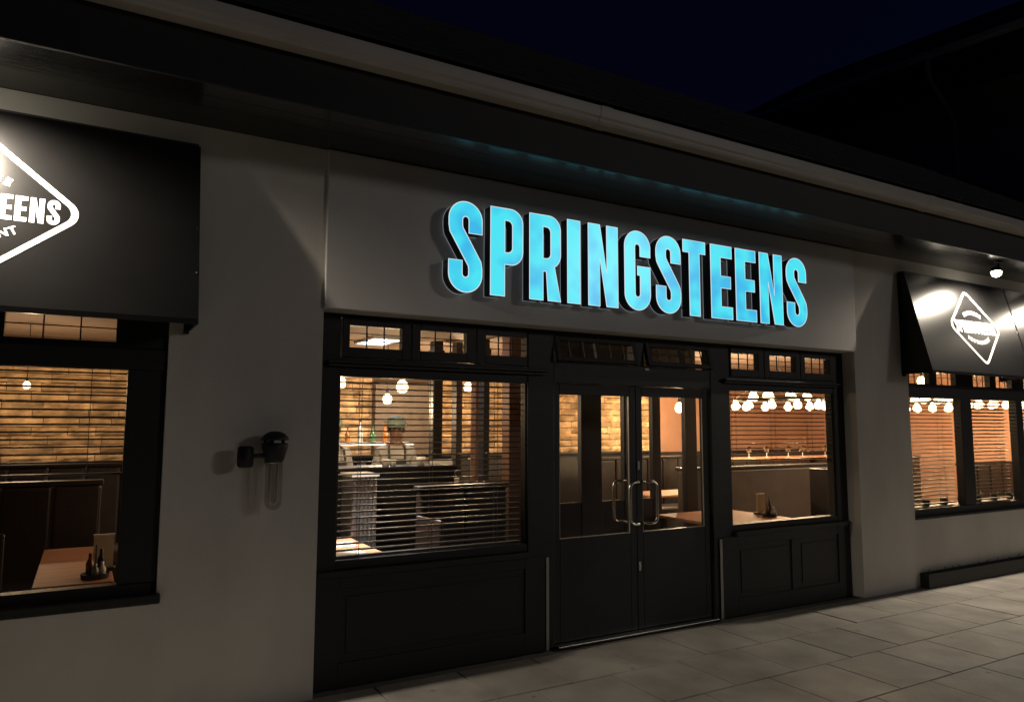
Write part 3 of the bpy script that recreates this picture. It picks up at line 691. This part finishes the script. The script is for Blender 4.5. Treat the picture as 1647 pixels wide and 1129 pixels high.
t = thing('till', 'pale till on its stand behind the blind near the door post', 'till', (3.05, 2.15, .012))
obj('stand', box(0, .34, 0, .30, 0, 1.05), DARKWOOD, t); obj('body', box(.02, .32, .02, .26, 1.051, 1.14), PAPER, t, bevel=.008)
o = obj('screen', box(.04, .30, -.01, .01, 0, .19), CERAM, t, bevel=.006); o.location = (0, .12, 1.145); o.rotation_euler = (R(-15), 0, 0)

# ---- people: one continuous skinned body each
def person(loc, rz, label, lean=0., arm=1.):
    t = thing('person', label, 'person', loc, rz, None)
    V, E_, Rd = [], [], []
    def add(p, r, par=None):
        V.append(p); Rd.append(r if isinstance(r, tuple) else (r, r)); i = len(V)-1
        if par is not None: E_.append((par, i))
        return i
    pel = add((0, 0, .96), (.155, .115)); wst = add((0, .01, 1.10), (.14, .105), pel); ch = add((0, .0, 1.28), (.165, .12), wst); sh = add((0, .01, 1.41), (.12, .09), ch)
    nk = add((0, .0, 1.49), .057, sh); hd0 = add((0, -.015, 1.555), (.070, .082), nk); hd1 = add((0, -.012, 1.635), (.080, .098), hd0); hd2 = add((0, -.005, 1.705), (.066, .082), hd1)
    for s in (-1, 1):
        hp = add((s*.095, 0, .90), .092, pel); kn = add((s*.10, -.01, .50), .058, hp); an = add((s*.105, .02, .09), .042, kn); ft = add((s*.115, -.13, .035), (.042, .03), an)
        s0 = add((s*.165, .01, 1.395), .066, sh); el = add((s*.235, .03, 1.12), .046, s0); wr = add((s*.22, -.15*arm, .95), .030, el)
        pm = add((s*.21, -.215*arm, .93), (.036, .018), wr)
        for f, (dx, ln) in enumerate(((-.028, .060), (-.009, .072), (.010, .068), (.027, .055))):
            k1 = add((s*.21+dx, (-.215-.04)*arm, .925), .0095, pm); k2 = add((s*.21+dx, (-.215-.04-ln*.5)*arm, .912), .0085, k1); add((s*.21+dx, (-.215-.03-ln*.8)*arm, .89), .0075, k2)
        th = add((s*.21-s*.040, -.20*arm, .925), .011, pm); add((s*.21-s*.058, -.235*arm, .912), .009, th)
    me = bpy.data.meshes.new('body_skeleton'); me.from_pydata(V, E_, []); o = bpy.data.objects.new('body_skeleton', me); COL.objects.link(o)
    o.modifiers.new('skin', 'SKIN'); sv = me.skin_vertices[0].data
    for i, r_ in enumerate(Rd): sv[i].radius = r_; sv[i].use_root = (i == 0)
    ss = o.modifiers.new('sub', 'SUBSURF'); ss.levels = 2; ss.render_levels = 2
    dg = bpy.context.evaluated_depsgraph_get(); bme = bpy.data.meshes.new_from_object(o.evaluated_get(dg)); bpy.data.objects.remove(o)
    b = bmesh.new(); b.from_mesh(bme)
    # face: nose, brow, eye sockets, chin pulled from the head surface
    for v in b.verts:
        x, y, z = v.co
        if z > 1.50 and y < -.03:
            nose = math.exp(-((x/.013)**2+((z-1.605)/.022)**2)); v.co.y -= .026*nose
            for s in (-1, 1): v.co.y += .010*math.exp(-(((x-s*.031)/.016)**2+((z-1.637)/.012)**2))
            v.co.y -= .007*math.exp(-((x/.03)**2+((z-1.548)/.014)**2)); v.co.y += .004*math.exp(-((x/.024)**2+((z-1.573)/.006)**2))
    b.to_mesh(bme); b.free(); bme.materials.clear()
    for m in (SKINM, CLOTHW, TROUS): bme.materials.append(m)
    for pgn in bme.polygons:
        c = pgn.center; pgn.use_smooth = True
        up_arm = abs(c.x) > .15 and c.z > 1.14
        pgn.material_index = 1 if (up_arm or (.97 < c.z < 1.465 and abs(c.x) <= .19 and c.y > -.14 and not (abs(c.x) > .17 and c.z < 1.14))) else (2 if c.z <= .97 and abs(c.x) < .19 and c.y > -.2 else 0)
    bo = link('body', bme, t)
    ey = bmesh.new()
    for s in (-1, 1): lathe(ey, [(0, -.009), (.009, -.003), (.010, .002), (.006, .008), (0, .010)], (s*.031, -.093, 1.637), 10)
    obj('eye', ey, HAIR, t)
    er = bmesh.new()
    for s in (-1, 1):
        q0 = len(er.verts); lathe(er, [(0, -.03), (.012, -.024), (.018, 0), (.016, .02), (0, .03)], (s*.083, .0, 1.625), 10)
    obj('ear', er, SKINM, t, smooth=True)
    obj('hair', lathe(bmesh.new(), [(.089, .0), (.094, .03), (.09, .06), (.0, .07)], (0, .012, 1.625), 18), HAIR, t, smooth=True)
    cp = lathe(bmesh.new(), [(.101, .0), (.105, .03), (.100, .065), (.080, .100), (.045, .118), (0, .122)], (0, .0, 1.66), 22)
    prism(cp, [(-.085, -.06), (-.07, -.13), (-.03, -.165), (.03, -.165), (.07, -.13), (.085, -.06)], lambda a, c: (a, c, 1.664-abs(a)*.12), lambda a, c: (a, c, 1.672-abs(a)*.12))
    obj('cap', cp, CAPM, t, smooth=False)
    ap = bmesh.new(); prism(ap, [(-.13, .80), (.13, .80), (.14, 1.10), (.085, 1.33), (-.085, 1.33), (-.14, 1.10)], lambda a, c: (a, -.155+.25*a*a-.04*max(0, c-1.2), c), lambda a, c: (a, -.145+.25*a*a-.04*max(0, c-1.2), c))
    for s in (-1, 1): tube(ap, [(s*.08, -.155, 1.32), (s*.085, -.10, 1.44), (s*.06, .02, 1.485)], .012, 6)
    obj('apron', ap, APRON, t)
    return t
p = at(637, 690, 2.75); person((p.x, 2.75, .012), R(-14), 'person in pale cap, white shirt and apron standing behind the bar')
p = at(533, 720, 2.6); person((p.x, 2.6, .012), R(10), 'person in white shirt at the bar, mostly hidden by window post')

# ---- tables, seats
def table(x, y, w_, d, z, label, m=WOODTOP, top=.03):
    t = thing('table', label, 'table', (x, y, .012)); z -= .012
    obj('tabletop', box(0, w_, 0, d, z-top, z), m, t, bevel=.006)
    for a in (.04, w_-.09):
        for b in (.04, d-.09): obj('leg', box(a, a+.05, b, b+.05, 0, z-top-.0005), DARKWOOD, t)
    return t
def booth(x, y, w_, h, label, m=LEATHER, d=.5, flip=False, n=0):
    t = thing('booth_seat', label, 'booth seat', (x, y, .012))
    if flip: t.rotation_euler = (0, 0, math.pi)
    obj('seat', box(0, w_, 0, d, .30, .46), m, t, bevel=.03); obj('base', box(.02, w_-.02, .03, d-.03, 0, .2995), DARKWOOD, t)
    n = n or max(2, int(w_/.3))
    for k in range(n): obj('back_panel', box(w_*k/n+.003, w_*(k+1)/n-.003, d, d+.11, .30, h-.04), m, t, bevel=.025)
    obj('top_rail', box(-.01, w_+.01, d-.005, d+.125, h-.0395, h), DARKWOOD, t, bevel=.008)
def chair(x, y, rz, label, m=LEATHER, h=1.0):
    t = thing('chair', label, 'chair', (x, y, .012), rz)
    obj('seat', box(-.21, .21, -.21, .21, .42, .47), m, t, bevel=.015)
    for a in (-.19, .15):
        for b in (-.19, .15): obj('leg', box(a, a+.04, b, b+.04, 0, .4195), DARKWOOD, t)
    obj('backrest', box(-.21, .21, .19, .225, .471, h), m, t, bevel=.02)
def holder(x, y, z, label, s=1.):
    t = thing('menu_holder', label, 'menu holder', (x, y, z))
    obj('base', box(-.07*s, .07*s, -.04*s, .04*s, 0, .02), DARKWOOD, t); o = obj('card', box(-.055*s, .055*s, -.006, .006, .0205, .21*s), CREAM, t)
    obj('card_edge', box(-.058*s, .058*s, -.009, .009, .2105*s, .22*s), PAPER, t)
def condiments(x, y, z, label):
    t = thing('condiment_caddy', label, 'caddy', (x, y, z)); obj('tray', lathe(bmesh.new(), [(0, 0), (.075, 0), (.08, .03), (.074, .03), (.07, .008), (0, .008)], seg=16), BLACKP, t)
    for k, (a, b, h, m) in enumerate(((-.03, .0, .15, BOTTLE[1]), (.03, .02, .17, LEATHER), (.0, -.04, .09, CORR), (.035, -.03, .10, CERAM))):
        obj('bottle', lathe(bmesh.new(), [(0, .009), (.022, .009), (.023, h*.6), (.010, h*.8), (.010, h), (0, h)], (a, b, 0), 10), m, t, smooth=True)
    lf = bmesh.new(); tube(lf, [(0, 0, .03), (0, 0, .2)], .004, 6); obj('carry_rod', lf, BLACKP, t)
table(1.30, .46, .66, .90, .76, 'table laid with white sheets at the bottom left of the shopfront window')
for k, (a, b, rz) in enumerate(((1.66, .62, 4), (1.72, 1.02, -8))):
    o = obj('place_mat', box(-.17, .17, -.11, .11, 0, .004), PAPER, None); o.location = (a, b, .7605); o.rotation_euler = (0, 0, R(rz)); tag(o, ['white paper sheet on the table corner nearest the window', 'white paper sheet further back on the table by the bar'][k], 'paper', 'white sheets on the table')
booth(2.45, .62, .85, 1.17, 'dark brown booth seat under the blind left of the doors', LEATHER, .42)
chair(2.20, .72, R(-85), 'dark chair with upright back beside the table with white sheets', LEATHER, .95)
table(5.30, .34, 1.06, 1.05, .755, 'table with pinkish top behind the window right of the doors', WOODTOP)
holder(6.30, .84, .757, 'upright menu card on the table right of the doors'); condiments(6.22, .66, .757, 'dark condiment caddy beside the menu card right of the doors')
booth(6.30, 1.60, 2.75, 1.17, 'long plum coloured booth seat with tall back right of the doors', mat('plum_panel', (.085, .06, .056), .5, var=.15, scale=5), .42, n=1)
chair(7.40, 1.02, R(-90), 'tall dark chair at the right end of the plum booth', LEATHER, 1.18)
table(-.22, .42, .42, 1.5, .755, 'orange wooden table behind the far left window', WOODTOP)
holder(.145, .80, .757, 'upright menu card in the right corner of the far left window', 1.05)
condiments(.10, .56, .757, 'dark condiment caddy by the menu card in the left window')
chair(-.62, 1.3, R(180), 'dark chair behind the orange table in the far left window', LEATHER, .98)
booth(-1.6, 1.9, 1.75, 1.22, 'long dark booth seat across the far left window', LEATHER, .45)
booth(-1.6, 3.6, 2.6, 1.28, 'dark booth seat further back, seen through the far left window', PLUM, .45)
booth(6.4, 3.8, 2.2, 1.20, 'brown booth seat far back behind the right-hand door', LEATHER, .45)
booth(9.0, 3.6, 3.2, 1.22, 'long brown booth seat against the terracotta wall', LEATHER, .45)
booth(10.4, 2.1, 1.7, 1.20, 'dark booth seat behind the pane next to the right pillar', LEATHER, .45)
booth(10.9, .75, 1.7, 1.16, 'dark booth seat at the far right behind the tilted blind', LEATHER, .45)
table(9.2, 2.6, 1.4, .7, .76, 'long wooden table in the middle of the right-hand dining room', WOODTOP)
table(6.6, 2.9, 1.3, .65, .76, 'wooden table far behind the entrance doors', WOODTOP)
# bar table with glasses, seen low across the right windows
t = thing('bar_table', 'high bar table with glasses across the right-hand dining room', 'table', (8.1, 3.05, .012))
obj('tabletop', box(0, 4.4, 0, .4, 1.16, 1.20), WOODTOP, t, bevel=.006)
for a in (.1, 2.15, 4.2): obj('leg', box(a, a+.07, .16, .23, 0, 1.1595), DARKWOOD, t)
for k in range(10):
    x = 8.25+k*.44; t = thing('wine_glass', 'clear glass on the high bar table, %s from the left' % ORD[k], 'glass', (x, 3.2+random.uniform(-.08, .08), 1.2125), 0, 'glasses on the high bar table')
    obj('bowl', lathe(bmesh.new(), [(.004, .07), (.03, .09), (.036, .13), (.030, .17)], seg=14), DGLASS, t, smooth=True); obj('stem', lathe(bmesh.new(), [(0, 0), (.03, 0), (.03, .003), (.004, .008), (.004, .07), (0, .07)], seg=12), CERAM, t, smooth=True)
# ---- low plants along the right window board
for k in range(8):
    x = 7.95+k*.36; t = thing('pot_plant', 'small dark pot plant on the right window board, %s from the pillar' % ORD[k], 'plant', (x, .24, .80), 0, 'pot plants along the right window board')
    obj('pot', lathe(bmesh.new(), [(0, 0), (.035, 0), (.045, .06), (.04, .06), (.033, .01), (0, .01)], seg=12), BLACKP, t)
    b = bmesh.new()
    for q in range(6): sprig(b, random.uniform(-.03, .03), random.uniform(-.03, .03), .03, random.uniform(.05, .11))
    obj('foliage', b, LEAF, t)
struct('window_board', boxes([(7.72, 12.28, .131, .34, .775, .80)]), DARKWOOD)

# ---- pendant lamps and ring chandeliers (they light the room)
def pendant(x, y, z, wt, label, s=1.):
    t = thing('pendant_lamp', label, 'pendant lamp', (x, y, z), 0, 'warm pendant lamps in the restaurant')
    obj('flex', tube(bmesh.new(), [(0, 0, .10*s), (0, 0, ZC-z)], .004, 6), BLACKP, t)
    obj('holder', lathe(bmesh.new(), [(0, .115*s), (.018*s, .11*s), (.020*s, .055*s), (0, .05*s)], seg=12), BLACKP, t)
    obj('globe', lathe(bmesh.new(), [(.02*s, .058*s), (.045*s, .03*s), (.055*s, -.01*s), (.048*s, -.045*s), (.025*s, -.062*s), (0, -.066*s)], seg=18), BULB, t, smooth=True)
    point_light(t, (0, 0, -.11*s), wt*2.2)
    return t
def pend_at(u, v, Y, wt, label, s=1.): p = at(u, v, Y); pendant(p.x, p.y, p.z, wt, label, s)
pend_at(623, 641, 4.1, 38, 'lower glowing pendant lamp above the person with the cap', 1.05)
pend_at(647, 621, 1.9, 9, 'higher glowing pendant lamp to the right above the person with the cap', 1.)
pend_at(753, 622, 3.9, 45, 'glowing pendant lamp between the dark posts behind the blind', 1.)
pend_at(546, 614, 1.0, 10, 'glowing pendant lamp at the left edge of the shopfront window', .9)
pend_at(1093, 655, 4.3, 90, 'glowing pendant lamp seen through the right-hand door glass', 1.35)
pend_at(43, 619, 4.2, 24, 'small pendant lamp seen through the far left window', .6)
pend_at(1482, 612, 1.2, 25, 'glowing pendant lamp in the transom beside the right pillar', 1.)
def chandelier(x, y, z, rad, wt, label, n=10):
    t = thing('ring_chandelier', label, 'chandelier', (x, y, z), 0, 'ring chandeliers in the dining room')
    obj('ring', tube(bmesh.new(), [(rad*math.cos(R(k*12)), rad*math.sin(R(k*12)), .06) for k in range(30)], .016, 8, closed=True), DARKWOOD, t)
    c = bmesh.new()
    for k in range(3): a = R(k*120+20); tube(c, [(rad*math.cos(a), rad*math.sin(a), .07), (0, 0, .5), (0, 0, ZC-z)], .004, 5)
    obj('chain', c, BLACKP, t)
    bl = lathe(bmesh.new(), [(0, .055), (.020, .05), (.026, .028), (.050, -.008), (.056, -.038), (.036, -.072), (0, -.084)], seg=14); me = bpy.data.meshes.new('bulb'); bl.to_mesh(me); bl.free(); me.materials.append(BULB)
    for tier, (rr, dz, m) in enumerate(((rad, 0, n), (rad*.62, .13, max(6, n-4)))):
        if tier: obj('upper_ring', tube(bmesh.new(), [(rr*math.cos(R(k*15)), rr*math.sin(R(k*15)), .06+dz) for k in range(24)], .013, 8, closed=True), DARKWOOD, t)
        for k in range(m):
            a = 2*math.pi*(k+.3*tier)/m; o = link('bulb', me, t, smooth=True); o.location = (rr*math.cos(a), rr*math.sin(a), dz)
    for a in (0, 120, 240): point_light(t, (rad*.6*math.cos(R(a)), rad*.6*math.sin(R(a)), -.12), wt*.7)
p = at(1255, 650, 2.3); chandelier(p.x, p.y, p.z, .62, 95, 'ring chandelier of glowing bulbs behind the window right of the doors', 12)
p = at(1597, 648, 1.15); chandelier(p.x, p.y, p.z, .36, 42, 'ring chandelier glowing in the second pane of the right window', 12)
p = at(1500, 654, 1.9); chandelier(p.x, p.y, p.z, .42, 42, 'ring chandelier glowing in the pane next to the right pillar', 12)

t = thing('ceiling_panel_light', 'bright white ceiling light panel seen through the left transom', 'ceiling light', (3.03, 3.75, ZC-.001))
obj('frame', boxes([(-.19, -.17, -.36, .36, -.03, 0), (.17, .19, -.36, .36, -.03, 0), (-.17, .17, -.36, -.34, -.03, 0), (-.17, .17, .34, .36, -.03, 0)]), CERAM, t)
obj('diffuser', box(-.169, .169, -.339, .339, -.024, -.012), COOLB, t)
d = bpy.data.lights.new('panel_light', 'AREA'); d.shape = 'RECTANGLE'; d.size = .3; d.size_y = .6; d.energy = 26; d.color = (.9, .95, 1.0)
o = bpy.data.objects.new('panel_light', d); COL.objects.link(o); o.parent = t; o.location = (0, 0, -.035)
t = thing('bar_spot', 'small cool spotlight on the ceiling over the serving station', 'spotlight', (1.95, 1.15, ZC-.001))
obj('housing', lathe(bmesh.new(), [(0, 0), (.04, 0), (.04, -.09), (.034, -.09), (.03, -.06), (0, -.06)], seg=16), BLACKP, t); obj('lens', lathe(bmesh.new(), [(0, -.064), (.028, -.064), (.028, -.07), (0, -.07)], seg=16), COOLB, t)
d = bpy.data.lights.new('bar_spot_light', 'SPOT'); d.energy = 620; d.color = (1, .94, .88); d.spot_size = R(34); d.spot_blend = .5; d.shadow_soft_size = .03
o = bpy.data.objects.new('bar_spot_light', d); COL.objects.link(o); o.parent = t; o.location = (0, 0, -.08); o.rotation_euler = (R(-6), R(-6), 0)
